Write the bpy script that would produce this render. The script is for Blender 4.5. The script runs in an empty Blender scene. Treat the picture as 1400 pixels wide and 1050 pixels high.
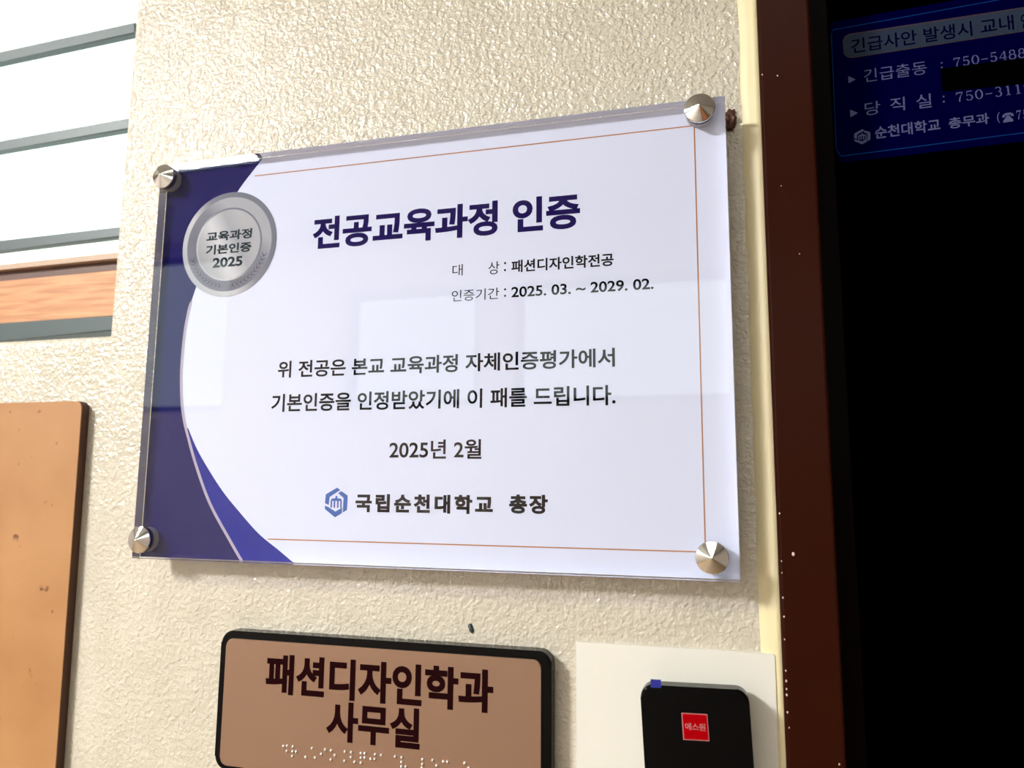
import bpy, bmesh, math, random
from mathutils import Vector, Matrix
S = bpy.context.scene
C = S.collection
random.seed(7)

# ------------------------------------------------------------------ camera
CAM = Vector((0.4124, -0.46469, 0.05408))
FPX = 1025.35
RIGHT = Vector((0.9648841886, 0.2625564767, 0.0079119592))
DOWN = Vector((-0.0278513831, 0.1322106709, -0.9908302776))
FWD = Vector((-0.2611949521, 0.9558161094, 0.1348805469))
cd = bpy.data.cameras.new('camera')
cam = bpy.data.objects.new('camera', cd); C.objects.link(cam)
m = Matrix((RIGHT, -DOWN, -FWD)).transposed().to_4x4(); m.translation = CAM
cam.matrix_world = m
cd.sensor_width = 36; cd.lens = FPX / 1400 * 36; cd.clip_start = 0.01
cd.dof.use_dof = True; cd.dof.focus_distance = 0.50; cd.dof.aperture_fstop = 7.0
S.camera = cam

# ------------------------------------------------------------------ world, exposure
S.view_settings.view_transform = 'Standard'
S.view_settings.look = 'None'
S.view_settings.gamma = 1.0
S.view_settings.use_curve_mapping = False
S.view_settings.exposure = 0.0
w = bpy.data.worlds.new('overcast'); S.world = w; w.use_nodes = True
w.node_tree.nodes['Background'].inputs[0].default_value = (0.93, 1.0, 0.96, 1)
w.node_tree.nodes['Background'].inputs[1].default_value = 2.4
LAMP_MAIN = 295.0
LAMP_SECOND = 4.0
LAMP_COLOUR = (1.0, 0.985, 0.945, 1)

# ------------------------------------------------------------------ materials
def lin(c):
    return tuple(((v / 255) / 12.92 if v / 255 <= .04045 else ((v / 255 + .055) / 1.055) ** 2.4) for v in c) + (1,)

def mat(name, col, rough=.5, metal=0, spec=.5, grain=0, grain_scale=200, bump=0, bump_scale=400, coat=0):
    mt = bpy.data.materials.new(name); mt.use_nodes = True
    nt = mt.node_tree; b = nt.nodes['Principled BSDF']
    b.inputs['Base Color'].default_value = lin(col); b.inputs['Roughness'].default_value = rough
    b.inputs['Metallic'].default_value = metal; b.inputs['Specular IOR Level'].default_value = spec
    b.inputs['Coat Weight'].default_value = coat
    tc = nt.nodes.new('ShaderNodeTexCoord')
    if grain:
        n = nt.nodes.new('ShaderNodeTexNoise'); n.inputs['Scale'].default_value = grain_scale; n.inputs['Detail'].default_value = 4
        r = nt.nodes.new('ShaderNodeMapRange'); r.inputs[3].default_value = 1 - grain; r.inputs[4].default_value = 1 + grain
        mx = nt.nodes.new('ShaderNodeMix'); mx.data_type = 'RGBA'; mx.blend_type = 'MULTIPLY'; mx.inputs[0].default_value = 1
        mx.inputs[6].default_value = lin(col)
        nt.links.new(tc.outputs['Object'], n.inputs['Vector']); nt.links.new(n.outputs['Fac'], r.inputs[0])
        nt.links.new(r.outputs[0], mx.inputs[7]); nt.links.new(mx.outputs[2], b.inputs['Base Color'])
    if bump:
        n = nt.nodes.new('ShaderNodeTexNoise'); n.inputs['Scale'].default_value = bump_scale; n.inputs['Detail'].default_value = 3
        bp = nt.nodes.new('ShaderNodeBump'); bp.inputs['Strength'].default_value = bump; bp.inputs['Distance'].default_value = .0005
        nt.links.new(tc.outputs['Object'], n.inputs['Vector']); nt.links.new(n.outputs['Fac'], bp.inputs['Height'])
        nt.links.new(bp.outputs[0], b.inputs['Normal'])
    return mt

def wall_material():
    mt = bpy.data.materials.new('glossy_stipple_paint'); mt.use_nodes = True
    nt = mt.node_tree; b = nt.nodes['Principled BSDF']; L = nt.links.new
    tc = nt.nodes.new('ShaderNodeTexCoord')
    # colour: cream with faint mottling
    n0 = nt.nodes.new('ShaderNodeTexNoise'); n0.inputs['Scale'].default_value = 30; n0.inputs['Detail'].default_value = 5
    cr = nt.nodes.new('ShaderNodeValToRGB')
    cr.color_ramp.elements[0].position = .3; cr.color_ramp.elements[0].color = lin((194, 187, 171))
    cr.color_ramp.elements[1].position = .7; cr.color_ramp.elements[1].color = lin((206, 199, 184))
    L(tc.outputs['Object'], n0.inputs['Vector']); L(n0.outputs['Fac'], cr.inputs[0]); L(cr.outputs[0], b.inputs['Base Color'])
    # relief: stipple blobs, ridges and fine grain
    n1 = nt.nodes.new('ShaderNodeTexNoise'); n1.inputs['Scale'].default_value = 260; n1.inputs['Detail'].default_value = 2.0; n1.inputs['Distortion'].default_value = .15
    r1 = nt.nodes.new('ShaderNodeMapRange'); r1.interpolation_type = 'SMOOTHSTEP'
    r1.inputs[1].default_value = .30; r1.inputs[2].default_value = .75
    n2 = nt.nodes.new('ShaderNodeTexNoise'); n2.inputs['Scale'].default_value = 420; n2.inputs['Detail'].default_value = 2
    ad = nt.nodes.new('ShaderNodeMath'); ad.operation = 'MULTIPLY_ADD'; ad.inputs[1].default_value = .30
    # the plaster is rougher towards the top and smoother lower down
    L(tc.outputs['Object'], n1.inputs['Vector']); L(tc.outputs['Object'], n2.inputs['Vector'])
    L(n1.outputs['Fac'], r1.inputs[0]); L(n2.outputs['Fac'], ad.inputs[0]); L(r1.outputs[0], ad.inputs[2])
    bp = nt.nodes.new('ShaderNodeBump'); bp.inputs['Strength'].default_value = 1.0; bp.inputs['Distance'].default_value = .0008
    sz = nt.nodes.new('ShaderNodeSeparateXYZ'); mr = nt.nodes.new('ShaderNodeMapRange'); mr.interpolation_type = 'SMOOTHSTEP'
    mr.inputs[1].default_value = -.10; mr.inputs[2].default_value = .30; mr.inputs[3].default_value = .58; mr.inputs[4].default_value = 1.0
    L(tc.outputs['Object'], sz.inputs[0]); L(sz.outputs[2], mr.inputs[0]); L(mr.outputs[0], bp.inputs['Strength'])
    L(ad.outputs[0], bp.inputs['Height']); L(bp.outputs[0], b.inputs['Normal'])
    b.inputs['Roughness'].default_value = .14; b.inputs['Specular IOR Level'].default_value = .9
    return mt

def clear_material(name, tint=(1, 1, 1, 1), extra=0.0, ior=1.49, rough=0.0, inner_mirror=False):
    mt = bpy.data.materials.new(name); mt.use_nodes = True
    nt = mt.node_tree; nt.nodes.remove(nt.nodes['Principled BSDF']); L = nt.links.new
    out = nt.nodes['Material Output']
    t = nt.nodes.new('ShaderNodeBsdfTransparent'); t.inputs[0].default_value = tint
    g = nt.nodes.new('ShaderNodeBsdfGlossy'); g.inputs['Roughness'].default_value = rough; g.inputs['Color'].default_value = (.95, .95, 1, 1)
    f = nt.nodes.new('ShaderNodeFresnel'); f.inputs['IOR'].default_value = ior
    ad = nt.nodes.new('ShaderNodeMath'); ad.operation = 'ADD'; ad.use_clamp = True; ad.inputs[1].default_value = extra
    mx = nt.nodes.new('ShaderNodeMixShader')
    # the sheet is a closed box: reflect at the entering faces only
    ge = nt.nodes.new('ShaderNodeNewGeometry'); iv = nt.nodes.new('ShaderNodeMath'); iv.operation = 'SUBTRACT'; iv.inputs[0].default_value = 1
    mu = nt.nodes.new('ShaderNodeMath'); mu.operation = 'MULTIPLY'
    L(ge.outputs['Backfacing'], iv.inputs[1]); L(f.outputs[0], mu.inputs[0]); L(iv.outputs[0], mu.inputs[1])
    if inner_mirror:                                               # inner reflection at the polished edge
        im = nt.nodes.new('ShaderNodeMath'); im.operation = 'MULTIPLY'; im.inputs[1].default_value = .86
        L(ge.outputs['Backfacing'], im.inputs[0]); L(im.outputs[0], ad.inputs[1])
    L(mu.outputs[0], ad.inputs[0]); L(ad.outputs[0], mx.inputs[0]); L(t.outputs[0], mx.inputs[1]); L(g.outputs[0], mx.inputs[2])
    L(mx.outputs[0], out.inputs['Surface'])
    return mt

def emit_material(name, col, strength):
    mt = bpy.data.materials.new(name); mt.use_nodes = True
    b = mt.node_tree.nodes['Principled BSDF']
    b.inputs['Base Color'].default_value = (.8, .8, .8, 1)
    b.inputs['Emission Color'].default_value = col; b.inputs['Emission Strength'].default_value = strength
    return mt

def wood_material(name, c0, c1, scale=(3, 40, 40)):
    mt = bpy.data.materials.new(name); mt.use_nodes = True
    nt = mt.node_tree; b = nt.nodes['Principled BSDF']; L = nt.links.new
    tc = nt.nodes.new('ShaderNodeTexCoord'); mp = nt.nodes.new('ShaderNodeMapping'); mp.inputs['Scale'].default_value = scale
    n = nt.nodes.new('ShaderNodeTexNoise'); n.inputs['Scale'].default_value = 5; n.inputs['Detail'].default_value = 6; n.inputs['Distortion'].default_value = .5
    cr = nt.nodes.new('ShaderNodeValToRGB')
    cr.color_ramp.elements[0].position = .35; cr.color_ramp.elements[0].color = lin(c0)
    cr.color_ramp.elements[1].position = .65; cr.color_ramp.elements[1].color = lin(c1)
    L(tc.outputs['Object'], mp.inputs[0]); L(mp.outputs[0], n.inputs['Vector']); L(n.outputs['Fac'], cr.inputs[0]); L(cr.outputs[0], b.inputs['Base Color'])
    b.inputs['Roughness'].default_value = .5
    return mt

def board_material():
    mt = bpy.data.materials.new('hardboard'); mt.use_nodes = True
    nt = mt.node_tree; b = nt.nodes['Principled BSDF']; L = nt.links.new
    tc = nt.nodes.new('ShaderNodeTexCoord')
    n = nt.nodes.new('ShaderNodeTexNoise'); n.inputs['Scale'].default_value = 14; n.inputs['Detail'].default_value = 6
    cr = nt.nodes.new('ShaderNodeValToRGB')
    cr.color_ramp.elements[0].position = .3; cr.color_ramp.elements[0].color = lin((162, 113, 66))
    cr.color_ramp.elements[1].position = .7; cr.color_ramp.elements[1].color = lin((176, 128, 82))
    n2 = nt.nodes.new('ShaderNodeTexNoise'); n2.inputs['Scale'].default_value = 70; n2.inputs['Detail'].default_value = 3
    cr2 = nt.nodes.new('ShaderNodeValToRGB')
    cr2.color_ramp.elements[0].position = .26; cr2.color_ramp.elements[0].color = (.35, .25, .2, 1)
    cr2.color_ramp.elements[1].position = .32; cr2.color_ramp.elements[1].color = (1, 1, 1, 1)
    mx = nt.nodes.new('ShaderNodeMix'); mx.data_type = 'RGBA'; mx.blend_type = 'MULTIPLY'; mx.inputs[0].default_value = 1
    L(tc.outputs['Object'], n.inputs['Vector']); L(tc.outputs['Object'], n2.inputs['Vector'])
    L(n.outputs['Fac'], cr.inputs[0]); L(n2.outputs['Fac'], cr2.inputs[0])
    L(cr.outputs[0], mx.inputs[6]); L(cr2.outputs[0], mx.inputs[7]); L(mx.outputs[2], b.inputs['Base Color'])
    b.inputs['Roughness'].default_value = .55
    bp = nt.nodes.new('ShaderNodeBump'); bp.inputs['Strength'].default_value = .3; bp.inputs['Distance'].default_value = .0006
    L(n2.outputs['Fac'], bp.inputs['Height']); L(bp.outputs[0], b.inputs['Normal'])
    return mt

M = {}
M['wall'] = wall_material()
M['plain_wall'] = mat('white_wall_paint', (176, 168, 160), .6, grain=.03)
M['ceiling'] = mat('ceiling_paint', (190, 190, 188), .8, grain=.02)
M['floor'] = mat('terrazzo_floor', (130, 110, 86), .35, grain=.15, grain_scale=60)
M['frame_brown'] = mat('dark_brown_gloss_enamel', (46, 15, 5), .30, spec=.08, grain=.10, grain_scale=40, bump=.06, bump_scale=300)
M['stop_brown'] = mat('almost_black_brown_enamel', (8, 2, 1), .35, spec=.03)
M['door_glass'] = mat('black_tinted_door_panel', (0, 0, 1), .6, spec=0)
M['speck'] = mat('pale_paint_speck', (214, 196, 190), .5)
M['caulk'] = mat('yellowed_sealant', (222, 210, 168), .45, grain=.04, grain_scale=60, bump=.15, bump_scale=120)
M['aluminium'] = mat('grey_painted_aluminium', (58, 72, 75), .45, metal=.1)
M['wood'] = wood_material('orange_wood', (172, 112, 68), (208, 150, 102))
M['wood_dark'] = mat('dark_brown_wood', (84, 48, 36), .5, grain=.1)
M['tan_edge'] = mat('tan_wood_edge', (176, 148, 126), .5, grain=.05)
M['glass'] = clear_material('window_glass', (.97, 1, .98, 1))
M['acrylic'] = clear_material('clear_acrylic', (1, 1, 1, 1), .0, 1.49)
M['acrylic_edge'] = clear_material('polished_acrylic_edge', (.80, .80, .92, 1), .0, 1.49, .04, True)
M['acrylic_back'] = mat('white_acrylic_backing', (215, 214, 222), .3)
M['print_white'] = mat('white_print_paper', (205, 211, 235), .5, spec=0)
M['navy'] = mat('navy_print', (27, 24, 84), .5, spec=0)
M['blue'] = mat('royal_blue_print', (34, 38, 136), .5, spec=0)
M['silver_line'] = mat('silver_grey_print', (168, 160, 182), .5, spec=0)
M['gold'] = mat('gold_brown_print', (170, 118, 82), .5, spec=0)
M['title_ink'] = mat('dark_violet_ink', (26, 16, 78), .5, spec=0)
M['ink'] = mat('black_ink', (8, 8, 14), .5, spec=0)
M['ink_warm'] = mat('brown_black_ink', (26, 18, 16), .5, spec=0)
M['emblem_blue'] = mat('emblem_blue_print', (66, 98, 168), .5, spec=0)
M['seal_text'] = mat('seal_grey_green_ink', (34, 48, 56), .5, spec=0)
M['seal_mark'] = mat('seal_laurel_grey', (84, 86, 100), .5, spec=0)
M['chrome'] = mat('chrome', (225, 224, 222), .06, metal=1)
M['steel'] = mat('satin_steel', (176, 176, 178), .42, metal=.5)
M['dot'] = mat('bright_metal_dot', (236, 232, 226), .18, metal=.4, spec=.8)
M['gasket'] = mat('dark_gasket', (22, 26, 48), .4)
M['black_plastic'] = mat('black_gloss_plastic', (1, 1, 2), .2, spec=.16)
M['copper'] = mat('rose_beige_metal_plate', (146, 114, 93), .34, metal=.3, grain=.03, grain_scale=15)
M['sign_ink'] = mat('dark_maroon_lettering', (32, 10, 12), .45, spec=0)
M['white_plastic'] = mat('white_plate_plastic', (226, 224, 216), .45, grain=.01)
M['reader_black'] = mat('black_reader_shell', (0, 0, 1), .12, spec=.16)
M['reader_side'] = mat('grey_reader_side', (96, 104, 104), .35)
M['tape_blue'] = mat('blue_tape', (24, 32, 140), .5)
M['logo_red'] = mat('red_logo', (158, 3, 12), .5, spec=0)
M['logo_pale'] = mat('pale_pink_print', (180, 110, 112), .5, spec=0)
M['board'] = board_material()
M['board_edge_shade'] = mat('board_edge_shaded_brown', (92, 62, 48), .7, grain=.2, bump=.3)  # edge brown darkened to hold the shade on the side turned from the light
M['rust'] = mat('rust_brown_putty', (72, 34, 18), .45, grain=.3, grain_scale=300, bump=.6, bump_scale=500)
M['st_blue'] = mat('sticker_dark_blue', (0, 0, 48), .55, spec=0)
M['st_line'] = mat('sticker_line_blue', (12, 46, 104), .55, spec=0)
M['st_pill'] = mat('sticker_slate_pill', (44, 54, 72), .55, spec=0)
M['st_pill_edge'] = mat('sticker_pill_edge', (62, 52, 60), .55, spec=0)
M['st_text'] = mat('sticker_pale_lettering', (84, 88, 128), .55, spec=0)
M['st_dark'] = mat('sticker_navy_lettering', (2, 2, 36), .55, spec=0)
M['black_bar'] = mat('black_bar', (1, 1, 1), .7, spec=0)
M['lamp'] = emit_material('lamp_diffuser_main', LAMP_COLOUR, LAMP_MAIN)
M['lamp2'] = emit_material('lamp_diffuser_second', LAMP_COLOUR, LAMP_SECOND)

def seal_gradient(name, stops, ang):
    """printed silver gradient, a sweep of grey tones across the printed seal"""
    mt = bpy.data.materials.new(name); mt.use_nodes = True
    nt = mt.node_tree; b = nt.nodes['Principled BSDF']; L = nt.links.new
    tc = nt.nodes.new('ShaderNodeTexCoord'); mp = nt.nodes.new('ShaderNodeMapping')
    mp.inputs['Rotation'].default_value = (0, ang, 0)
    sx = nt.nodes.new('ShaderNodeSeparateXYZ'); cr = nt.nodes.new('ShaderNodeValToRGB')
    L(tc.outputs['Generated'], mp.inputs[0]); L(mp.outputs[0], sx.inputs[0]); L(sx.outputs[0], cr.inputs[0]); L(cr.outputs[0], b.inputs['Base Color'])
    e = cr.color_ramp.elements
    while len(e) < len(stops): e.new(.5)
    for k, (p, c) in enumerate(stops):
        e[k].position = p; e[k].color = lin(c)
    b.inputs['Roughness'].default_value = .45; b.inputs['Specular IOR Level'].default_value = 0
    return mt

# ------------------------------------------------------------------ helpers
def ray(px, py, Y):
    """the point of the plane y = Y that the photograph shows at pixel (px, py)"""
    v = RIGHT * ((px - 700) / FPX) + DOWN * ((py - 525) / FPX) + FWD
    return CAM + v * ((Y - CAM.y) / v.y)

def thing(name, loc, label=None, cat=None, group=None, kind=None):
    o = bpy.data.objects.new(name, None); C.objects.link(o); o.location = loc; o.empty_display_size = .02
    tag(o, label, cat, group, kind); return o

def tag(o, label=None, cat=None, group=None, kind=None):
    if label: o['label'] = label
    if cat: o['category'] = cat
    if group: o['group'] = group
    if kind: o['kind'] = kind
    return o

def wloc(o):
    v = Vector((0, 0, 0))
    while o is not None:
        v += Vector(o.location); o = o.parent
    return v

def obj(name, bm, mats, parent=None, loc=None, smooth=False):
    """bm holds world coordinates; the object's origin goes to loc (default: its parent's, or the mesh's centre)"""
    if isinstance(mats, str): mats = [mats]
    me = bpy.data.meshes.new(name)
    if loc is None:
        if len(bm.verts):
            lo = Vector([min(v.co[i] for v in bm.verts) for i in range(3)]); hi = Vector([max(v.co[i] for v in bm.verts) for i in range(3)])
            loc = (lo + hi) / 2
        else: loc = Vector((0, 0, 0))
    loc = Vector(loc)
    bmesh.ops.translate(bm, verts=bm.verts, vec=-loc)
    if smooth:
        for f in bm.faces: f.smooth = True
    bm.to_mesh(me); bm.free()
    for k in mats: me.materials.append(M[k])
    o = bpy.data.objects.new(name, me); C.objects.link(o)
    if parent is not None:
        o.parent = parent; o.location = loc - wloc(parent)
    else: o.location = loc
    return o

def add_box(bm, lo, hi, mi=0):
    r = bmesh.ops.create_cube(bm, size=1)
    for v in r['verts']:
        v.co = Vector([lo[i] + (v.co[i] + .5) * (hi[i] - lo[i]) for i in range(3)])
    for f in {f for v in r['verts'] for f in v.link_faces}: f.material_index = mi
    return r['verts']

def box(name, lo, hi, mk, parent=None, bev=0):
    bm = bmesh.new(); add_box(bm, lo, hi)
    if bev: bmesh.ops.bevel(bm, geom=list(bm.edges), offset=bev, segments=2, affect='EDGES', profile=.6)
    return obj(name, bm, mk, parent)

def prism(bm, pts, y0, y1, bev=0, segs=3, side_mi=None):
    """pts: outline as (x, z); front at y0 (towards the camera), back at y1"""
    a = sum(pts[i][0] * pts[(i + 1) % len(pts)][1] - pts[(i + 1) % len(pts)][0] * pts[i][1] for i in range(len(pts)))
    if a < 0: pts = pts[::-1]
    fr = [bm.verts.new((x, y0, z)) for x, z in pts]; bk = [bm.verts.new((x, y1, z)) for x, z in pts]
    ff = bm.faces.new(fr); fb = bm.faces.new(bk[::-1]); n = len(pts)
    for i in range(n):
        f = bm.faces.new((fr[i], bk[i], bk[(i + 1) % n], fr[(i + 1) % n]))
        if side_mi is not None: f.material_index = side_mi
    if bev:
        bmesh.ops.bevel(bm, geom=list(ff.edges), offset=bev, segments=segs, affect='EDGES', profile=.5)
    bmesh.ops.recalc_face_normals(bm, faces=bm.faces)

def rounded(pts, r, n=8):
    """round the corners of a polygon of (x, z) points"""
    out = []; N = len(pts)
    rr = r if isinstance(r, (list, tuple)) else [r] * N
    for i in range(N):
        p = Vector(pts[i]); a = (Vector(pts[i - 1]) - p).normalized(); b = (Vector(pts[(i + 1) % N]) - p).normalized()
        if rr[i] <= 0: out.append(tuple(p)); continue
        half = a.angle(b) / 2; d = rr[i] / math.tan(half); c = p + (a + b).normalized() * (rr[i] / math.sin(half))
        s = p + a * d - c; e = p + b * d - c
        a0 = math.atan2(s.y, s.x); a1 = math.atan2(e.y, e.x); da = (a1 - a0 + math.pi) % (2 * math.pi) - math.pi
        for k in range(n + 1):
            t = a0 + da * k / n; out.append((c.x + rr[i] * math.cos(t), c.y + rr[i] * math.sin(t)))
    return out

def P2(px, py, Y):
    p = ray(px, py, Y); return (p.x, p.z)

def slab(name, pxs, Y, depth, mk, parent=None, bev=0, rad=0, side=None, loc=None):
    pts = [P2(x, y, Y) for x, y in pxs]
    if rad: pts = rounded(pts, rad)
    bm = bmesh.new(); prism(bm, pts, Y, Y + depth, bev, side_mi=1 if side else None)
    return obj(name, bm, [mk] + ([side] if side else []), parent, loc)

def text_shape(s, bold=0, track=1.0, shear=0):
    cu = bpy.data.curves.new('lettering', 'FONT'); cu.body = s; cu.size = 1
    cu.space_character = track; cu.resolution_u = 4; cu.fill_mode = 'FRONT'
    cu.bevel_depth = bold; cu.bevel_resolution = 0       # heavier weight: the outline grows outwards
    o = bpy.data.objects.new('lettering', cu); C.objects.link(o)
    dg = bpy.context.evaluated_depsgraph_get()
    me = bpy.data.meshes.new_from_object(o.evaluated_get(dg))
    bpy.data.objects.remove(o); bpy.data.curves.remove(cu)
    return me

def text(name, s, bl, br, tl, Y, mk, parent, bold=0, track=1.0, label=None):
    """fit the lettering's ink box onto the plane y = Y between three pixel corners: bottom-left, bottom-right, top-left"""
    me = text_shape(s, bold, track)
    xs = [v.co.x for v in me.vertices]; ys = [v.co.y for v in me.vertices]
    x0, x1, y0, y1 = min(xs), max(xs), min(ys), max(ys)
    A = ray(*bl, Y); U = ray(*br, Y) - A; V = ray(*tl, Y) - A
    bm = bmesh.new(); bm.from_mesh(me); bpy.data.meshes.remove(me)
    for v in bm.verts:
        u = (v.co.x - x0) / (x1 - x0); t = (v.co.y - y0) / (y1 - y0)
        v.co = A + U * u + V * t + Vector((0, -v.co.z / bold * .00003 if bold else 0, 0))
    bmesh.ops.recalc_face_normals(bm, faces=bm.faces)
    up = sum((f.normal.y * f.calc_area() for f in bm.faces))
    if up > 0 and not bold: bmesh.ops.reverse_faces(bm, faces=bm.faces)
    o = obj(name, bm, mk, parent)
    if label: o['label'] = label
    return o

def text_flat(name, s, bl, tr, Y, mk, parent, bold=0, track=1.0, label=None):
    """the same for lettering that runs level on the wall: bottom-left and top-right pixel corners"""
    me = text_shape(s, bold, track)
    xs = [v.co.x for v in me.vertices]; ys = [v.co.y for v in me.vertices]
    x0, x1, y0, y1 = min(xs), max(xs), min(ys), max(ys)
    A = ray(*bl, Y); B = ray(*tr, Y)
    bm = bmesh.new(); bm.from_mesh(me); bpy.data.meshes.remove(me)
    for v in bm.verts:
        v.co = Vector((A.x + (v.co.x - x0) / (x1 - x0) * (B.x - A.x), Y - (v.co.z / bold * .00003 if bold else 0), A.z + (v.co.y - y0) / (y1 - y0) * (B.z - A.z)))
    bmesh.ops.recalc_face_normals(bm, faces=bm.faces)
    if sum((f.normal.y * f.calc_area() for f in bm.faces)) > 0: bmesh.ops.reverse_faces(bm, faces=bm.faces)
    o = obj(name, bm, mk, parent)
    if label: o['label'] = label
    return o

def ngon(name, pts, Y, mk, parent, thick=0.0001):
    bm = bmesh.new(); prism(bm, pts, Y, Y + thick)
    bmesh.ops.triangulate(bm, faces=[f for f in bm.faces if len(f.verts) > 4])
    return obj(name, bm, mk, parent)

def strip_line(pts, width):
    """outline of a band of the given width along a line of (x, z) points"""
    l, r = [], []
    for i, p in enumerate(pts):
        a = Vector(pts[max(i - 1, 0)]); b = Vector(pts[min(i + 1, len(pts) - 1)]); t = (b - a).normalized(); n = Vector((-t.y, t.x)) * width / 2
        l.append(tuple(Vector(p) + n)); r.append(tuple(Vector(p) - n))
    return l, r

def ribbon(name, pts, width, Y, mk, parent):
    l, r = strip_line(pts, width); bm = bmesh.new()
    L = [bm.verts.new((x, Y, z)) for x, z in l]; R = [bm.verts.new((x, Y, z)) for x, z in r]
    for i in range(len(pts) - 1): bm.faces.new((L[i], L[i + 1], R[i + 1], R[i]))
    bmesh.ops.recalc_face_normals(bm, faces=bm.faces)
    if sum(f.normal.y for f in bm.faces) > 0: bmesh.ops.reverse_faces(bm, faces=bm.faces)
    return obj(name, bm, mk, parent)

def spline(pts, n=8):
    """Catmull-Rom through 2-D points"""
    P = [Vector(p) for p in pts]; P = [P[0] * 2 - P[1]] + P + [P[-1] * 2 - P[-2]]; out = []
    for i in range(1, len(P) - 2):
        for k in range(n):
            t = k / n; a, b, c, d = P[i - 1], P[i], P[i + 1], P[i + 2]
            out.append(tuple(.5 * ((2 * b) + (c - a) * t + (2 * a - 5 * b + 4 * c - d) * t * t + (3 * b - a - 3 * c + d) * t ** 3)))
    out.append(tuple(P[-2])); return out

def lathe(name, prof, cx, cz, mk, parent, n=48, smooth=True):
    """prof: (radius, y) pairs from the front to the back, turned about the line through (cx, cz) along y"""
    bm = bmesh.new(); rings = []
    for r, y in prof:
        if r < 1e-6: rings.append([bm.verts.new((cx, y, cz))])
        else: rings.append([bm.verts.new((cx + r * math.cos(2 * math.pi * k / n), y, cz + r * math.sin(2 * math.pi * k / n))) for k in range(n)])
    for a, b in zip(rings, rings[1:]):
        for k in range(n):
            k2 = (k + 1) % n
            if len(a) == 1: bm.faces.new((a[0], b[k], b[k2]))
            elif len(b) == 1: bm.faces.new((a[k], b[0], a[k2]))
            else: bm.faces.new((a[k], b[k], b[k2], a[k2]))
    bmesh.ops.recalc_face_normals(bm, faces=bm.faces)
    o = obj(name, bm, mk, parent)
    if smooth:
        for f in o.data.polygons: f.use_smooth = True
        o.data.set_sharp_from_angle(angle=math.radians(12))
    return o

# ------------------------------------------------------------------ depths (y grows into the wall)
WALL = .026
ACR = 0.0            # front of the acrylic
PRINT = .0085        # printed sheet behind the clear acrylic
W, H = .4236, .300   # plaque
FLOOR, CEIL, BACK = -1.38, 1.25, -2.6
XL, XR = -3.0, 2.2

# ------------------------------------------------------------------ the room
def wall_with_holes(name, xs, zs, holes, y, depth, mk, round_first=0.0, flip=False):
    bm = bmesh.new(); g = {}
    def V(i, j):
        if (i, j) not in g: g[i, j] = bm.verts.new((xs[i], y, zs[j]))
        return g[i, j]
    hole_cells = {c for h in holes for c in h}
    for i in range(len(xs) - 1):
        for j in range(len(zs) - 1):
            if (i, j) in hole_cells: continue
            bm.faces.new((V(i, j), V(i + 1, j), V(i + 1, j + 1), V(i, j + 1)))
    # reveals: extrude the edges round each hole into the wall
    soft = []
    for hi, h in enumerate(holes):
        edges = []
        for (i, j) in h:
            for a, b, nb in (((i, j), (i + 1, j), (i, j - 1)), ((i + 1, j), (i + 1, j + 1), (i + 1, j)), ((i + 1, j + 1), (i, j + 1), (i, j + 1)), ((i, j + 1), (i, j), (i - 1, j))):
                if nb in h: continue
                if a not in g or b not in g: continue
                e = bm.edges.get((g[a], g[b]))
                if e: edges.append(e)
        r = bmesh.ops.extrude_edge_only(bm, edges=edges)
        bmesh.ops.translate(bm, verts=[v for v in r['geom'] if isinstance(v, bmesh.types.BMVert)], vec=(0, depth, 0))
        if hi == 0: soft = edges
    if round_first: bmesh.ops.bevel(bm, geom=[e for e in soft if e.is_valid], offset=round_first, segments=5, affect='EDGES', profile=.5)
    bmesh.ops.recalc_face_normals(bm, faces=bm.faces)
    o = obj(name, bm, mk, None, (0, y, 0)); tag(o, kind='structure'); return o

wx = sum(P2(x, y, WALL)[0] for x, y in ((180, 20), (172, 150), (160, 300), (150, 430))) / 4
wz = P2(20, 463, WALL)[1] - .001
DX0, DX1, DTOP = .449, 1.36, .72
wall = wall_with_holes('wall_front', [XL, -.95, wx, DX0, DX1, XR], [FLOOR, wz, DTOP, CEIL],
                       [[(1, 1)], [(3, 0), (3, 1)]], WALL, .13, 'wall', .007)
tag(box('floor', (XL, BACK, FLOOR - .05), (XR, WALL, FLOOR), 'floor'), kind='structure')
tag(box('ceiling', (XL, BACK, CEIL), (XR, WALL, CEIL + .05), 'ceiling'), kind='structure')
tag(box('wall_left', (XL - .1, BACK, FLOOR), (XL, WALL + .13, CEIL), 'plain_wall'), kind='structure')
tag(box('wall_right', (XR, BACK, FLOOR), (XR + .1, WALL + .13, CEIL), 'plain_wall'), kind='structure')
OX = [XL, -2.9, -1.86, -1.22, -.58, -.42, .50, .66, 1.5, XR]
OZ = [FLOOR, .40, .94, CEIL - .06, CEIL]
wo = wall_with_holes('wall_back', OX, OZ, [[(1, 1), (1, 2)], [(3, 1)], [(5, 1)], [(7, 1)]], BACK, -.12, 'plain_wall')
for k, i in enumerate((3, 5, 7, 1)):
    x0, x1 = OX[i], OX[i + 1]; ZT = OZ[3] if i == 1 else OZ[2]
    t = thing('window_%d' % (k + 2), ((x0 + x1) / 2, BACK - .06, OZ[1]), kind='structure')
    bm = bmesh.new()
    for a, b, c, d in ((x0, x1, OZ[1], OZ[1] + .03), (x0, x1, ZT - .03, ZT), (x0, x0 + .03, OZ[1] + .03, ZT - .03), (x1 - .03, x1, OZ[1] + .03, ZT - .03)):
        add_box(bm, (a, BACK - .08, c), (b, BACK - .04, d))
    obj('window_frame', bm, 'aluminium', t)
    box('pane', (x0 + .03, BACK - .062, OZ[1] + .03), (x1 - .03, BACK - .058, ZT - .03), 'glass', t)

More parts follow.
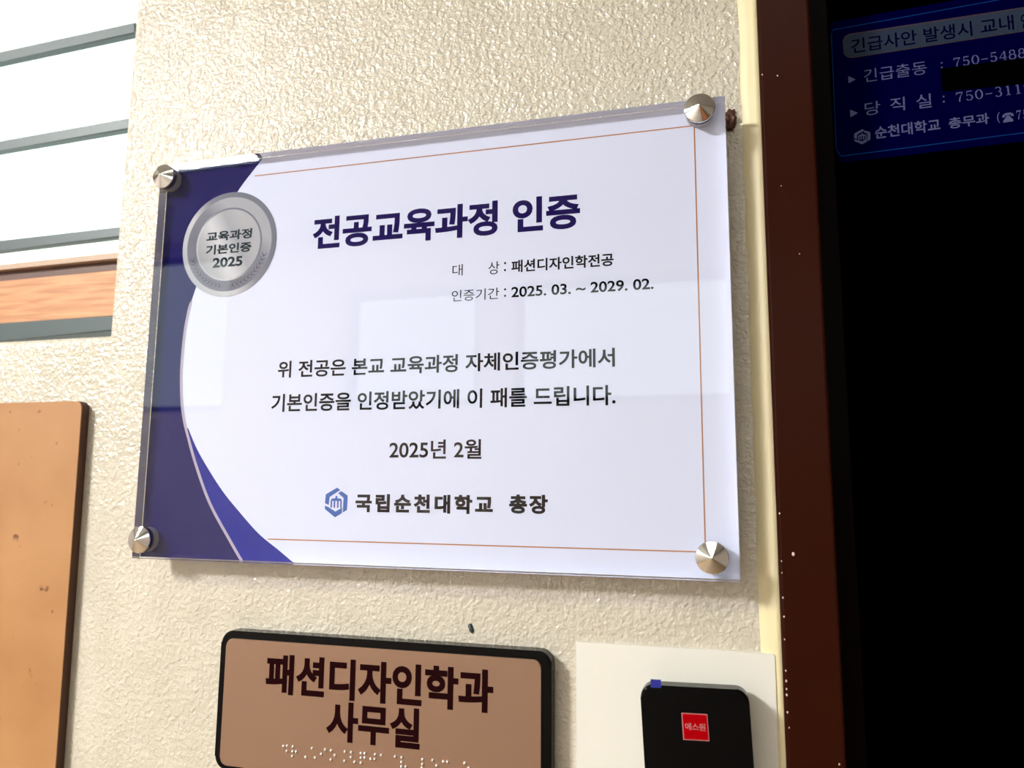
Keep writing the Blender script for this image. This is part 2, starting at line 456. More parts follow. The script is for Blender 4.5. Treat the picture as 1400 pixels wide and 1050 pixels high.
d2 = thing('added_door', (1.3, BACK, FLOOR), kind='structure')  # unseen door, added for orange and dark reflections in the chrome caps
box('door_panel', (.86, BACK, FLOOR + .005), (1.70, BACK + .035, FLOOR + 1.70), 'wood', d2, .004)
bm = bmesh.new()
for a, b, c, d in ((.80, .86, FLOOR, FLOOR + 1.76), (1.70, 1.76, FLOOR, FLOOR + 1.76), (.86, 1.70, FLOOR + 1.70, FLOOR + 1.76)): add_box(bm, (a, BACK, c), (b, BACK + .05, d))
obj('door_frame', bm, 'wood_dark', d2)
# ceiling lamps
def ceiling_lamp(x, y, sx, sy, mk, label):
    t = thing('ceiling_lamp', (x, y, CEIL), label, 'lamp')
    bm = bmesh.new()
    for a, b, c, d in ((-sx, sx, -sy - .02, -sy), (-sx, sx, sy, sy + .02), (-sx - .02, -sx, -sy - .02, sy + .02), (sx, sx + .02, -sy - .02, sy + .02)):
        add_box(bm, (x + a, y + c, CEIL - .03), (x + b, y + d, CEIL))
    obj('lamp_frame', bm, 'aluminium', t)
    box('diffuser', (x - sx, y - sy, CEIL - .02), (x + sx, y + sy, CEIL), mk, t)
ceiling_lamp(-1.4, -1.6, .24, .20, 'lamp', 'square white ceiling lamp at the far left end of the corridor')
ceiling_lamp(.35, -1.25, .60, .15, 'lamp2', 'long white ceiling lamp above the door side of the corridor')

# ------------------------------------------------------------------ window on the left
WY = .085
win = thing('window_1', (-.5, WY, wz), kind='structure')
def win_strip(name, lt, lb, rx, rt, rb, mk, Y=WY, depth=.008, bev=.0008):
    """a rail across the opening, carried on along its own line to the left end and behind the right reveal"""
    def ext(x, yl, yr): return yl + (yr - yl) * x / rx
    pts = [P2(-640, ext(-640, lt, rt) + 34, Y), P2(rx + 8, ext(rx + 8, lt, rt), Y), P2(rx + 8, ext(rx + 8, lb, rb), Y), P2(-640, ext(-640, lb, rb) + 34, Y)]
    pts = [P2(-10, ext(-10, lt, rt), Y), P2(rx + 8, ext(rx + 8, lt, rt), Y), P2(rx + 8, ext(rx + 8, lb, rb), Y), P2(-10, ext(-10, lb, rb), Y)]
    h = pts[0][1] - pts[3][1]; xl = -.95
    sl = (pts[1][1] - pts[0][1]) / (pts[1][0] - pts[0][0]) * .4
    z0 = pts[0][1] + sl * (xl - pts[0][0])
    pts = [(xl, z0), pts[0], pts[1], pts[2], pts[3], (xl, z0 - h)]
    bm = bmesh.new(); prism(bm, pts, Y, Y + depth, bev, 2)
    return obj(name, bm, mk, win)
win_strip('sash_bar', 71, 84.5, 176, 32, 46.5, 'aluminium')
win_strip('sash_bar', 193, 206, 168, 162.5, 177, 'aluminium')
win_strip('sash_bar', 329, 343, 158, 310.5, 324, 'aluminium')
win_strip('top_ledge', 362, 369, 157, 345, 353.5, 'tan_edge', WY - .002, .03, .0004)
win_strip('dark_groove_strip', 368.5, 385, 156, 353, 370, 'wood_dark', WY + .004, .02, .0004)  # dark brown groove strip above the wooden rail
win_strip('wooden_rail', 384.5, 442.5, 155, 369.5, 432, 'wood', WY, .03, .001)
win_strip('sill_track', 442, 466, 150, 431.5, 452, 'aluminium', WY - .006, .03, .001)
ztop = DTOP
zs = [P2(80, y, WY)[1] for y in (60, 185, 326, 362)]
edges = [(ztop, P2(87, 51, WY)[1]), (P2(87, 65, WY)[1], P2(87, 177, WY)[1]), (P2(87, 191, WY)[1], P2(87, 319, WY)[1]), (P2(87, 333, WY)[1], P2(87, 357, WY)[1])]
for a, b in edges:
    box('pane', (-.95, WY + .012, b - .012), (wx + .03, WY + .016, a + .0), 'glass', win)

# ------------------------------------------------------------------ door on the right
door = thing('door_1', (DX0, WALL, FLOOR), kind='structure')
# face of the frame: outer edge beside the sealant, inner edge measured in the photograph
FX = DX0 - .003
fe = P2(1118, 230, WALL - .006)[0]
bm = bmesh.new(); add_box(bm, (FX, WALL - .006, FLOOR), (fe, WALL + .09, DTOP + .04))
bmesh.ops.bevel(bm, geom=list(bm.edges), offset=.0022, segments=3, affect='EDGES', profile=.5)
obj('door_jamb', bm, 'frame_brown', door)
bm = bmesh.new()
for qx, qy, qr in ((1062, 702, 5), (1064, 767, 4), (1065, 783, 4), (1067, 817, 5), (1072, 843, 5), (1069, 874, 4), (1072, 917, 5), (1073, 931, 6), (1075, 942, 5), (1075, 950, 6), (1076, 974, 5), (1079, 995, 4),
                   (1084.5, 757.5, 9), (1063, 103.5, 5), (1068, 254, 4), (1093, 347, 4), (1034, 103, 5), (1147.5, 1045, 5)):
    p = ray(qx, qy, WALL - .0061); x = max(p.x, FX + .0018); r = qr * .00013
    fr = [bm.verts.new((x + r * math.cos(a) * .7, WALL - .0061, p.z + r * math.sin(a))) for a in [k * math.pi / 4 for k in range(8)]]
    tip = bm.verts.new((x, WALL - .0064, p.z))
    for k in range(8): bm.faces.new((fr[k], fr[(k + 1) % 8], tip))
bmesh.ops.recalc_face_normals(bm, faces=bm.faces)
sp = obj('paint_speck', bm, 'speck', door); sp['label'] = 'tiny pale paint specks'; sp['kind'] = 'stuff'
bm = bmesh.new(); add_box(bm, (DX1 - .035, WALL - .006, FLOOR), (DX1 + .003, WALL + .09, DTOP + .04)); obj('door_jamb', bm, 'frame_brown', door)
bm = bmesh.new(); add_box(bm, (fe, WALL - .006, DTOP - .03), (DX1 - .035, WALL + .09, DTOP + .04)); obj('door_head', bm, 'frame_brown', door)
se = P2(1143, 230, WALL + .02)[0]
bm = bmesh.new(); add_box(bm, (fe, WALL + .02, FLOOR), (se, WALL + .09, DTOP - .03))
bmesh.ops.bevel(bm, geom=list(bm.edges), offset=.001, segments=2, affect='EDGES', profile=.5)
obj('door_stop', bm, 'stop_brown', door)
GY = WALL + .035
leaf = box('door_panel', (se, GY, FLOOR + .01), (DX1 - .035, GY + .03, DTOP - .03), 'door_glass', door)

# sealant strip between wall and frame
bm = bmesh.new()
cx0 = P2(1018, 300, WALL)[0]
prof = [(cx0, WALL + .001), (cx0 + .001, WALL - .0008), ((cx0 + FX) / 2, WALL - .0016), (FX - .003, WALL - .003), (FX + .001, WALL - .004), (FX + .001, WALL + .001)]
random.seed(3)
zz = [FLOOR + .02 + k * .02 for k in range(int((DTOP - FLOOR) / .02))]
rings = []
for z in zz:
    jx = random.uniform(-.0006, .0006); jy = random.uniform(-.0003, .0003)
    rings.append([bm.verts.new((x + (jx if i < 3 else 0), y + (jy if 0 < i < 5 else 0), z)) for i, (x, y) in enumerate(prof)])
for a, b in zip(rings, rings[1:]):
    for i in range(len(prof) - 1): bm.faces.new((a[i], a[i + 1], b[i + 1], b[i]))
bmesh.ops.recalc_face_normals(bm, faces=bm.faces)
tag(obj('trim_1', bm, 'caulk', None, smooth=True), kind='structure')

# ------------------------------------------------------------------ hardboard sheet on the left
bx, bz = P2(112, 548, WALL - .008)
bx2 = P2(83, 1040, WALL - .008)[0]
board = thing('backing_board', (bx - .2, WALL, -.45), 'bare tan hardboard sheet with a rounded corner on the wall under the window', 'board')
pts = rounded([(bx - .42, bz), (bx, bz), (bx2 + .001, -.5), (bx - .42, -.5)], [0, .006, .006, 0])
bm = bmesh.new(); prism(bm, pts, WALL - .008, WALL, .0008, 2, 1)
o = obj('sheet', bm, ['board', 'board_edge_shade'], board)

# ------------------------------------------------------------------ the certificate plaque
pl = thing('certificate_plaque', (W / 2, WALL, 0), 'large clear acrylic certificate plaque with navy curve, silver seal and four chrome studs', 'plaque')
# clear front sheet: front and back faces clear, polished edges
bm = bmesh.new(); prism(bm, [(0, 0), (W, 0), (W, H), (0, H)], ACR, PRINT - .0003, .0004, 1, 1)
obj('acrylic_sheet', bm, ['acrylic', 'acrylic_edge'], pl)['label'] = 'thick clear front sheet'
pr = box('printed_sheet', (.0001, PRINT, .0004), (W - .0001, PRINT + .0006, H - .0001), 'print_white', pl)
box('backing_sheet', (.0008, PRINT + .0006, .0012), (W - .0008, PRINT + .0035, H - .0008), 'acrylic_back', pl)
Y1, Y2, Y3, Y4, Y5 = [PRINT - .00008 * k for k in (1, 2, 3, 4, 5)]
def Q(x, y): return P2(x, y, PRINT)
# navy area
curve_px = [(362, 213), (325, 262), (300, 310), (268, 393), (255, 440), (248.5, 500), (248.5, 545), (252, 575), (258, 600), (268.5, 637), (287, 688), (314, 738), (330, 766)]
curve = spline([Q(*p) for p in curve_px])
zt, zb = H - .0002, .0005
curve = [p for p in curve if zb < p[1] < zt]
p0, p1 = curve[0], curve[1]; curve.insert(0, (p0[0] + (zt - p0[1]) * (p0[0] - p1[0]) / (p0[1] - p1[1]), zt)); curve[-1] = (curve[-1][0] + .0005, zb)
ngon('navy_field', [(.0002, zt)] + curve + [(.0002, zb)], Y1, 'navy', pr)['label'] = 'deep navy curved field'
oc = spline([Q(*p) for p in ((257, 585), (268, 611), (281, 635), (304, 671), (329, 702), (354, 730), (379.5, 751), (402, 770))])
oc = [p for p in oc if p[1] > zb] + [(Q(402, 769)[0], zb)]
inner = [p for p in curve if p[1] < oc[0][1]]
ngon('blue_wedge', oc + inner[::-1], Y1, 'blue', pr)['label'] = 'brighter royal blue wedge'
sl = [p for p in curve if p[1] < Q(262, 410)[1]]
ribbon('silver_curve', sl, .0022, Y2, 'silver_line', pr)
sl2 = [(x - .0035 * (1 if True else 0), z) for x, z in sl]
# gold border lines
gx = (Q(949, 172)[0] + Q(964.5, 752)[0]) / 2
gt = (Q(949, 171)[1] + Q(365, 239.5)[1]) / 2; gb = (Q(964.5, 753.5)[1] + Q(380, 738.5)[1]) / 2
g0 = Q(348, 241)[0]; g1 = Q(366, 738)[0]; gw = .0008
bm = bmesh.new()
for a, b, c, d in ((g0, gx + gw / 2, gt - gw / 2, gt + gw / 2), (gx - gw / 2, gx + gw / 2, gb + gw / 2, gt - gw / 2), (g1, gx + gw / 2, gb - gw / 2, gb + gw / 2)):
    vs = [bm.verts.new(v) for v in ((a, Y1, c), (b, Y1, c), (b, Y1, d), (a, Y1, d))]; bm.faces.new(vs)
obj('gold_border', bm, 'gold', pr)['label'] = 'thin gold brown border line'
# lettering
text_flat('title_lettering', '전공교육과정 인증', (426.4, 342), (793, 263), Y1, 'title_ink', pr, .035, label='large violet title lettering')
text_flat('lettering', '대', (618.4, 377.5), (632.8, 361), Y1, 'ink', pr, .0)
text_flat('lettering', '상', (667.6, 375.5), (682.8, 356.8), Y1, 'ink', pr, .0)
text_flat('lettering', ':', (689, 371), (692, 358), Y1, 'ink', pr, .0)
text_flat('lettering', '패션디자인학전공', (699, 373), (839, 345.6), Y1, 'ink', pr, .026)
text_flat('lettering', '인증기간', (617.5, 412.5), (682.5, 393), Y1, 'ink', pr, .0)
text_flat('lettering', ':', (689, 406), (692, 394), Y1, 'ink', pr, .0)
text_flat('lettering', '2025. 03. ~ 2029. 02.', (699, 407), (893.4, 380), Y1, 'ink', pr, .022)
text_flat('lettering', '위 전공은 본교 교육과정 자체인증평가에서', (379.3, 517), (840.5, 475.3), Y1, 'ink', pr, .022)
text_flat('lettering', '기본인증을 인정받았기에 이 패를 드립니다.', (370.4, 563.5), (841.5, 526), Y1, 'ink', pr, .022)
text_flat('lettering', '2025년 2월', (532, 627.5), (658.5, 600.3), Y1, 'ink_warm', pr, .018)
text_flat('signature_lettering', '국립순천대학교', (485.5, 700), (674, 677), Y1, 'ink_warm', pr, .042, 1.28, label='heavy wide-set black lettering')
text_flat('signature_lettering', '총장', (696, 702), (749, 676.5), Y1, 'ink_warm', pr, .042, 1.2, label='heavy wide-set black lettering')

def emblem(name, A, U, V, Y, mk, parent):
    """hexagon of three bent bars round a comb sign; unit square at A spanned by U, V"""
    shapes = [[(.52, 1), (.66, .92), (.20, .68), (.17, .41), (0, .47), (.02, .77)],
              [(.71, .885), (1, .735), (.99, .255), (.81, .165), (.82, .66), (.57, .81)],
              [(0, .39), (.15, .345), (.48, .195), (.78, .335), (.77, .14), (.47, 0), (.01, .27)]]
    # comb
    shapes.append([(.25, .32), (.25, .56), (.30, .63), (.45, .64), (.46, .72), (.54, .72), (.55, .64), (.70, .63), (.75, .56), (.75, .32), (.68, .32), (.68, .55), (.61, .55), (.61, .32), (.54, .32), (.54, .55), (.46, .55), (.46, .32), (.39, .32), (.39, .55), (.32, .55), (.32, .32)])
    bm = bmesh.new()
    for s in shapes:
        vs = [bm.verts.new(A + U * x + V * y) for x, y in s]
        for v in vs: v.co.y = Y
        bm.faces.new(vs).normal_update()
    bmesh.ops.triangulate(bm, faces=bm.faces)
    bmesh.ops.recalc_face_normals(bm, faces=bm.faces)
    for f in bm.faces:
        f.normal_update()
        if f.normal.y > 0: f.normal_flip()
    return obj(name, bm, mk, parent)
ea = ray(443.5, 707, Y1); eb = ray(475.8, 666.8, Y1)
emblem('emblem', Vector((ea.x, Y1, ea.z)), Vector((eb.x - ea.x, 0, 0)), Vector((0, 0, eb.z - ea.z)), Y1, 'emblem_blue', pr)['label'] = 'blue hexagon emblem'

# silver seal (printed)
M['seal_outer'] = seal_gradient('seal_outer_silver', [(0, (140, 144, 156)), (.3, (176, 179, 188)), (.5, (188, 190, 198)), (.75, (122, 125, 138)), (1, (112, 116, 130))], .6)
M['seal_ring'] = seal_gradient('seal_ring_silver', [(0, (150, 152, 162)), (.2, (120, 122, 136)), (.5, (112, 114, 128)), (.8, (122, 124, 138)), (1, (160, 162, 172))], .9)
M['seal_inner'] = seal_gradient('seal_inner_silver', [(0, (140, 142, 152)), (.35, (168, 170, 178)), (.55, (196, 198, 206)), (.8, (156, 159, 168)), (1, (166, 168, 176))], .5)
sx0, sx1 = Q(250.5, 340)[0], Q(378, 325)[0]; sz1, sz0 = Q(322, 262)[1], Q(305, 406.5)[1]
scx, scz = (sx0 + sx1) / 2, (sz0 + sz1) / 2; sr = ((sx1 - sx0) + (sz1 - sz0)) / 4
def disc(r, n=64): return [(scx + r * math.cos(2 * math.pi * k / n), scz + r * math.sin(2 * math.pi * k / n)) for k in range(n)]
def ring(name, r0, r1, Y, mk, n=64):
    bm = bmesh.new()
    a = [bm.verts.new((x, Y, z)) for x, z in disc(r0, n)]; b = [bm.verts.new((x, Y, z)) for x, z in disc(r1, n)]
    for k in range(n): bm.faces.new((a[k], b[k], b[(k + 1) % n], a[(k + 1) % n]))
    bmesh.ops.recalc_face_normals(bm, faces=bm.faces)
    if sum(f.normal.y for f in bm.faces) > 0: bmesh.ops.reverse_faces(bm, faces=bm.faces)
    return obj(name, bm, mk, pr)
ring('seal_rim', sr * .90, sr, Y3, 'seal_outer')['label'] = 'pale silver rim of the round seal'
ring('seal_band', sr * .70, sr * .90, Y3, 'seal_ring')['label'] = 'grey silver band of the round seal'
ring('seal_edge', sr * .665, sr * .70, Y3, 'seal_outer')
bm = bmesh.new(); bm.faces.new([bm.verts.new((x, Y3, z)) for x, z in disc(sr * .665)])
bmesh.ops.recalc_face_normals(bm, faces=bm.faces)
for f in bm.faces:
    if f.normal.y > 0: f.normal_flip()
obj('seal_centre', bm, 'seal_inner', pr)['label'] = 'light silver centre of the round seal'
bm = bmesh.new()
for sgn in (1, -1):
    for k in range(11):
        a = -math.pi / 2 + sgn * (.16 + k * .105); r = sr * .80
        c = Vector((scx + r * math.cos(a), scz + r * math.sin(a))); t = Vector((-math.sin(a), math.cos(a))) * sgn; n = Vector((math.cos(a), math.sin(a)))
        for s in (1, -1):
            p = [c - t * .0008, c + n * s * .0022 - t * .0022 * -1, c + n * s * .0026 + t * .0030, c + t * .0006]
            vs = [bm.verts.new((q.x, Y4, q.y)) for q in p]; f = bm.faces.new(vs); f.normal_update()
            if f.normal.y > 0: f.normal_flip()
obj('seal_laurel', bm, 'seal_mark', pr)['kind'] = 'stuff'
text_flat('seal_lettering', '교육과정', (282, 331), (345, 311.7), Y4, 'seal_text', pr, .034)
text_flat('seal_lettering', '기본인증', (281, 349), (344, 330), Y4, 'seal_text', pr, .034)
text_flat('seal_lettering', '2025', (290.3, 366.5), (332, 349.5), Y4, 'seal_text', pr, .034)

# four chrome studs, each a standoff with a cone cap
def stud(px, py, first=None):
    x, z = P2(px, py, -.0012)
    e = lathe('stud', [(0, ACR - .0001), (.0088, ACR - .0001), (.0088, WALL), (0, WALL)], x, z, 'steel', pl)
    lathe('cone_cap', [(0, -.0058), (.0004, -.0056), (.0093, -.0018), (.0096, -.0014), (.0096, .0), (0, .0)], x, z, 'chrome', e, 64)
    lathe('gasket', [(.0087, .0002), (.0092, .0002), (.0092, .0028), (.0087, .0028)], x, z, 'gasket', e)
    return e
stud(223.5, 241)
stud(956.3, 147.5)
stud(190.5, 738)
stud(973.5, 762.5)

# ------------------------------------------------------------------ room sign with braille
NY = WALL - .010
sg = thing('room_sign', (.18, WALL, -.13), 'rose-beige room sign with black rounded frame and braille dots, left of the white plate', 'sign')
ztop = (P2(330, 866, NY)[1] + P2(720, 885.5, NY)[1]) / 2
xl = (P2(300.5, 885, NY)[0] + P2(295, 1035, NY)[0]) / 2; xr = (P2(751.5, 905, NY)[0] + P2(757, 1045, NY)[0]) / 2
zbt = P2(340, 1057, NY)[1]
bm = bmesh.new(); prism(bm, rounded([(xl, ztop), (xr, ztop), (xr, zbt), (xl, zbt)], .009), NY, WALL, .0012, 3)
obj('sign_frame', bm, 'black_plastic', sg)['label'] = 'black rounded frame'
ptop = (P2(340, 877, NY)[1] + P2(700, 896, NY)[1]) / 2
pxl = (P2(309, 890, NY)[0] + P2(303, 1035, NY)[0]) / 2; pxr = (P2(738.5, 915, NY)[0] + P2(741.5, 1045, NY)[0]) / 2
pzb = P2(340, 1049.5, NY)[1]
bm = bmesh.new(); prism(bm, rounded([(pxl, ptop), (pxr, ptop), (pxr, pzb), (pxl, pzb)], .005), NY - .0012, NY + .001, .0008, 3)
plate = obj('sign_plate', bm, 'copper', sg); plate['label'] = 'rose-beige metal plate'
SY = NY - .0013
text_flat('lettering', '패션디자인학과', (362, 947.5), (674.8, 916), SY, 'sign_ink', plate, .036)
text_flat('lettering', '사무실', (445, 1012), (574.8, 969.3), SY, 'sign_ink', plate, .036)
dots = [(77, 88), (99, 86), (134, 91), (97, 118), (132, 120), (153, 121), (131, 147), (249, 101), (210, 154), (267, 158), (328, 109), (363, 114), (304, 135), (385, 143), (361, 169), (445, 121), (483, 125), (481, 153), (443, 177), (503, 183), (541, 131), (564, 131), (541, 158), (563, 158), (541, 187), (626, 137), (600, 164), (623, 166), (662, 142), (745, 151), (785, 155), (784, 183), (783, 211), (808, 211), (908, 167), (908, 195), (906, 218), (970, 172), (994, 204), (1034, 180), (1058, 182), (1161, 190), (1186, 219)]
dot0 = None
for dx, dy in dots:
    p = ray(370 + dx / 4.375, 1000 + dy / 4.375, SY)
    if dot0 is None:
        bm = bmesh.new(); bmesh.ops.create_uvsphere(bm, u_segments=10, v_segments=6, radius=.00100)
        bmesh.ops.translate(bm, verts=bm.verts, vec=p)
        dot0 = obj('braille_dot', bm, 'dot', plate, smooth=True)
    else:
        d = dot0.copy(); C.objects.link(d); d.parent = plate; d.location = p - wloc(plate)

# ------------------------------------------------------------------ white plate and card reader
WPY = WALL - .0035
mp = thing('mounting_plate', (.38, WALL, -.13), 'flat white rectangular plate on the wall behind the black card reader', 'plate')
x0 = (P2(786.5, 885, WPY)[0] + P2(789, 1045, WPY)[0]) / 2; x1 = (P2(1057, 895, WPY)[0] + P2(1067, 1045, WPY)[0]) / 2
z1 = (P2(786, 879.5, WPY)[1] + P2(1057, 892, WPY)[1]) / 2
bm = bmesh.new(); prism(bm, rounded([(x0, z1), (x1, z1), (x1, z1 - .16), (x0, z1 - .16)], .0012), WPY, WALL, .0004, 2)
obj('plate_body', bm, 'white_plastic', mp)
RY = WALL - .020
rd = thing('card_reader', (.39, WPY, -.16), 'glossy black card reader with a red square logo on the white plate', 'card reader')
tl, tr = P2(874.5, 935.5, RY), P2(1023.5, 943.5, RY); bl, br = P2(881.5, 1050, RY), P2(1031, 1050, RY)
down_l = (Vector(bl) - Vector(tl)).normalized() * .13; down_r = (Vector(br) - Vector(tr)).normalized() * .13
q = [tl, tr, tuple(Vector(tr) + down_r), tuple(Vector(tl) + down_l)]
bm = bmesh.new(); prism(bm, rounded(q, .0075), RY, RY + .010, .0016, 4)
body = obj('reader_shell', bm, 'reader_black', rd)
bm = bmesh.new(); c = sum((Vector(p) for p in q), Vector((0, 0))) / 4
prism(bm, rounded([tuple(c + (Vector(p) - c) * .965) for p in q], .0075), RY + .010, WPY, 0)
obj('reader_base', bm, 'reader_side', rd)
lg = slab('logo_border', [(931.5, 974.5), (967, 976.5), (970, 1013.5), (934, 1011.5)], RY - .0003, .0004, 'logo_pale', body)
slab('logo_square', [(933, 976), (965.8, 977.8), (968.6, 1012), (935.4, 1010.2)], RY - .0005, .0003, 'logo_red', body)['label'] = 'red square logo'
text('logo_lettering', '에스원', (937.2, 998), (964.8, 999.7), (936.3, 988), RY - .0006, 'logo_pale', body, .02)
tp = slab('tape_tab', [(889.3, 929), (903.5, 929.6), (904, 940.5), (889.6, 940)], RY - .0004, .0008, 'tape_blue')
tag(tp, 'small blue tape tab stuck on the top left of the card reader', 'tape')

# ------------------------------------------------------------------ putty lump and chip
bm = bmesh.new(); bmesh.ops.create_icosphere(bm, subdivisions=4, radius=1)
random.seed(11)
from mathutils import noise
c = ray(998, 164, WALL)
for v in bm.verts:
    d = v.co.normalized(); k = 1 + .55 * noise.noise(d * 1.8) + .3 * noise.noise(d * 5)
    v.co = Vector((c.x + d.x * .0048 * k, WALL + d.y * .003 * k, c.z + d.z * .0066 * k))
bmesh.ops.create_icosphere(bm, subdivisions=3, radius=1, matrix=Matrix.Translation(ray(1004, 161, WALL)) @ Matrix.Diagonal((.0016, .0014, .0018, 1)))
tag(obj('putty_lump', bm, 'rust', smooth=True), 'dark rust-brown putty lump on the wall beside the top right corner of the plaque', 'putty')

bm = bmesh.new(); bmesh.ops.create_icosphere(bm, subdivisions=3, radius=1)
c = ray(644, 859, WALL)
for v in bm.verts:
    d = v.co.normalized(); k = 1 + .5 * noise.noise(d * 3 + Vector((3, 1, 2)))
    v.co = Vector((c.x + d.x * .0017 * k - d.z * .0008, WALL + d.y * .0013 * k, c.z + d.z * .0030 * k))
tag(obj('paint_chip', bm, 'aluminium', smooth=True), 'tiny grey flake of loose paint on the wall above the room sign', 'paint flake')

# ------------------------------------------------------------------ blue sticker on the dark door
st = slab('emergency_sticker', [(1134.5, 31), (1430, -22), (1440, 188), (1146, 223)], GY - .0004, .0004, 'st_blue', None, rad=.004)
tag(st, 'dark blue emergency phone sticker with pale lettering on the black door', 'sticker')
K1, K2, K3 = GY - .0005, GY - .0006, GY - .0007
bl_ = [P2(1425, -11, K1), P2(1139, 40.8, K1), P2(1136.6, 47, K1), P2(1143.5, 205, K1), P2(1150, 213.5, K1), P2(1435, 177, K1)]
ribbon('border_line', bl_, .0007, K1, 'st_line', st)
slab('pill_outline', [(1151.5, 47.5), (1436, 4), (1439, 37), (1154, 81)], K1, .0001, 'st_pill_edge', st, rad=.0055)
slab('title_pill', [(1153, 49), (1436, 6), (1438, 36), (1155, 79.5)], K2, .0001, 'st_pill', st, rad=.0055)['label'] = 'slate grey rounded title band'
text('lettering', '긴급사안 발생시 교내', (1164.3, 73.5), (1387, 40.5), (1163, 53.8), K3, 'st_dark', st, .012)
text('lettering', '연락처', (1396, 39.5), (1440, 33), (1395, 19), K3, 'st_dark', st, .012)
for a in ([(1159.6, 103.8), (1169.8, 108.6), (1160.2, 113.8)], [(1162.2, 149.8), (1173, 154.3), (1162.8, 160.3)]):
    slab('arrow_mark', a, K1, .0001, 'st_text', st)
text('lettering', '긴급출동', (1181.5, 113), (1267.5, 101), (1180.5, 95), K1, 'st_text', st, .0)
text('lettering', ':', (1286.3, 93.5), (1289, 93), (1286, 85), K1, 'st_text', st, .0)
text('lettering', '당', (1182.5, 158.6), (1204, 155.5), (1181.8, 140.5), K1, 'st_text', st, .004)
text('lettering', '직', (1217.5, 153), (1237.5, 150.5), (1216.8, 134.5), K1, 'st_text', st, .004)
text('lettering', '실', (1253, 149), (1274, 146.5), (1252, 130), K1, 'st_text', st, .004)
text('lettering', ':', (1289, 140.5), (1291.8, 140), (1288.5, 131), K1, 'st_text', st, .0)
text('lettering', '순천대학교', (1196.5, 190.3), (1286, 178.5), (1195.5, 173.5), K1, 'st_text', st, .02)
text('lettering', '총무과', (1297.5, 176.5), (1353, 169), (1296.5, 161.5), K1, 'st_text', st, .02)
text('lettering', '(', (1363.3, 168.5), (1367.5, 168), (1362.8, 153.5), K1, 'st_text', st, .0)
# telephone mark
def tele(A, U, V):
    bm = bmesh.new()
    for s in ([(0, .62), (.05, .85), (.3, 1), (.7, 1), (.95, .85), (1, .62), (.98, .55), (.76, .58), (.74, .74), (.26, .74), (.24, .58), (.02, .55)], [(.36, .68), (.64, .68), (.7, .5), (.92, .22), (.92, 0), (.08, 0), (.08, .22), (.3, .5)]):
        vs = [bm.verts.new(A + U * x + V * y) for x, y in s]; f = bm.faces.new(vs); f.normal_update()
        if f.normal.y > 0: f.normal_flip()
    bmesh.ops.triangulate(bm, faces=bm.faces)
    return obj('telephone_mark', bm, 'st_text', st)
A = ray(1370.5, 168, K1); tele(A, ray(1386.5, 165.5, K1) - A, ray(1370, 155.5, K1) - A)

# serif numerals as drawn outlines: each digit as strokes (points, widths) in a unit box
def stroke(bm, pts, ws, A, U, V):
    for i, p in enumerate(pts):
        pass
    L, R = [], []
    n = len(pts)
    for i in range(n):
        a = Vector(pts[max(i - 1, 0)]); b = Vector(pts[min(i + 1, n - 1)]); t = (b - a).normalized(); nn = Vector((-t.y, t.x)) * ws[i] / 2
        L.append(Vector(pts[i]) + nn); R.append(Vector(pts[i]) - nn)
    vl = [bm.verts.new(A + U * p.x + V * p.y) for p in L]; vr = [bm.verts.new(A + U * p.x + V * p.y) for p in R]
    for i in range(n - 1):
        f = bm.faces.new((vl[i], vl[i + 1], vr[i + 1], vr[i])); f.normal_update()
        if f.normal.y > 0: f.normal_flip()
def arc(cx, cy, rx, ry, a0, a1, w0, w1, n=14):
    pts, ws = [], []
    for k in range(n + 1):
        a = math.radians(a0 + (a1 - a0) * k / n); pts.append((cx + rx * math.cos(a), cy + ry * math.sin(a)))
        ws.append(w1 + (w0 - w1) * abs(math.cos(a)))      # heavy at the sides, fine at top and bottom
    return pts, ws
H_, T_ = .17, .07
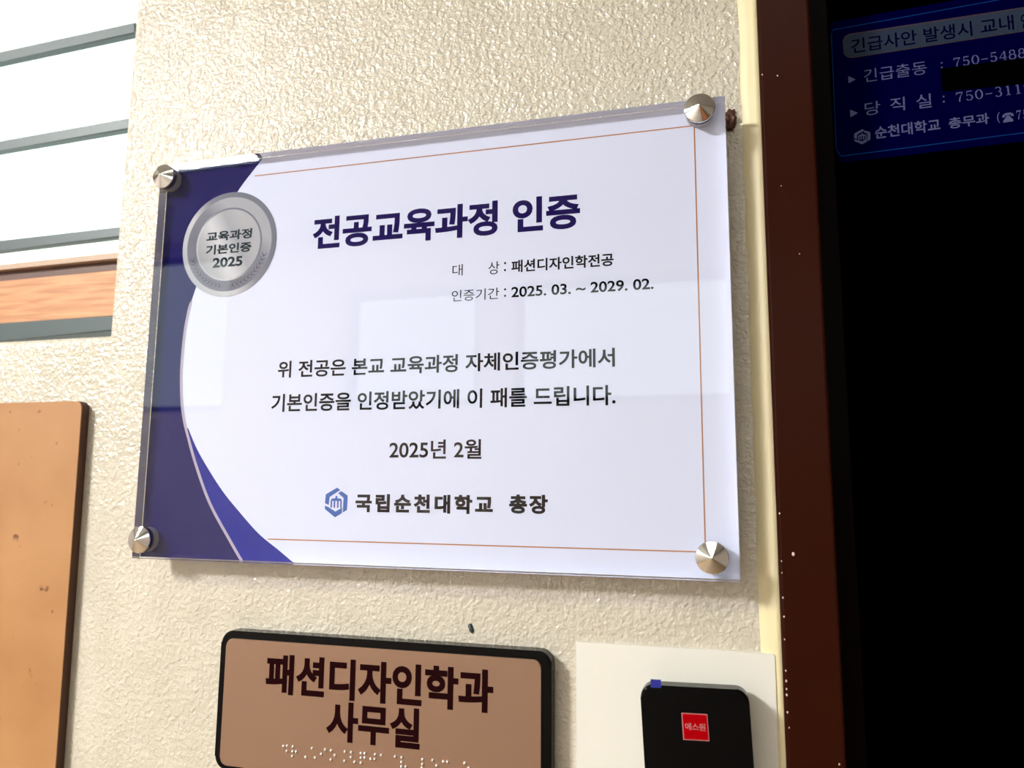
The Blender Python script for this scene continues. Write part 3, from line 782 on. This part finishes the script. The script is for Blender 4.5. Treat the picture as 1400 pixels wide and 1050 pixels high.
GL = {
 '0': [arc(.5, .5, .33, .46, 0, 360, H_, T_, 22)],
 '7': [([(.16, .72), (.17, .93)], [T_, .1]), ([(.16, .93), (.86, .93)], [.13, .13]), ([(.84, .93), (.62, .62), (.47, .32), (.44, .02)], [T_, T_, .14, H_])],
 '5': [([(.26, .95), (.8, .95)], [.12, .12]), ([(.27, .98), (.22, .5)], [T_, T_]), arc(.46, .32, .32, .28, 130, -150, H_, T_)],
 '4': [([(.68, .0), (.68, .98)], [H_, H_]), ([(.66, .98), (.12, .3)], [T_, T_]), ([(.1, .28), (.92, .28)], [.08, .08]), ([(.5, .03), (.86, .03)], [.06, .06])],
 '8': [arc(.5, .73, .26, .23, 0, 360, .14, T_, 18), arc(.5, .27, .33, .26, 0, 360, H_, T_, 20)],
 '3': [arc(.47, .73, .27, .23, 150, -88, .14, T_), arc(.47, .27, .31, .25, 92, -150, H_, T_)],
 '1': [([(.5, .02), (.5, .98)], [H_, H_]), ([(.5, .95), (.28, .84)], [T_, T_]), ([(.26, .03), (.74, .03)], [.06, .06])],
 '9': [arc(.48, .68, .3, .29, 0, 360, H_, T_, 18), arc(.45, .6, .34, .58, 10, -100, H_, T_)],
 '-': [([(.15, .42), (.85, .42)], [.09, .09])],
}
def numerals(s, bl, br, tl, Y):
    A = ray(*bl, Y); U = (ray(*br, Y) - A) / len(s); V = ray(*tl, Y) - A
    bm = bmesh.new()
    for i, ch in enumerate(s):
        for pts, ws in GL[ch]: stroke(bm, pts, ws, A + U * i, U, V)
    return obj('numerals', bm, 'st_text', st)
numerals('750-5488', (1303, 92.2), (1404, 78), (1301.8, 79.6), K1)
numerals('750-3119', (1306.5, 140), (1413, 125.5), (1305, 126.8), K1)
numerals('750', (1389, 164), (1416, 160), (1388, 151.5), K1)
A = ray(1168, 198.5, K1)
emblem('emblem', A, ray(1190.5, 196, K1) - A, ray(1167.3, 178, K1) - A, K1, 'st_text', st)
bt = slab('black_bar_strip', [(1286, 93.6), (1442, 73.5), (1444, 110), (1288.6, 124.3)], GY - .0010, .0002, 'black_bar')  # blacked-out phone line, built as a plain black strip
tag(bt, 'matt black strip covering a line of the blue sticker on the door', 'tape')
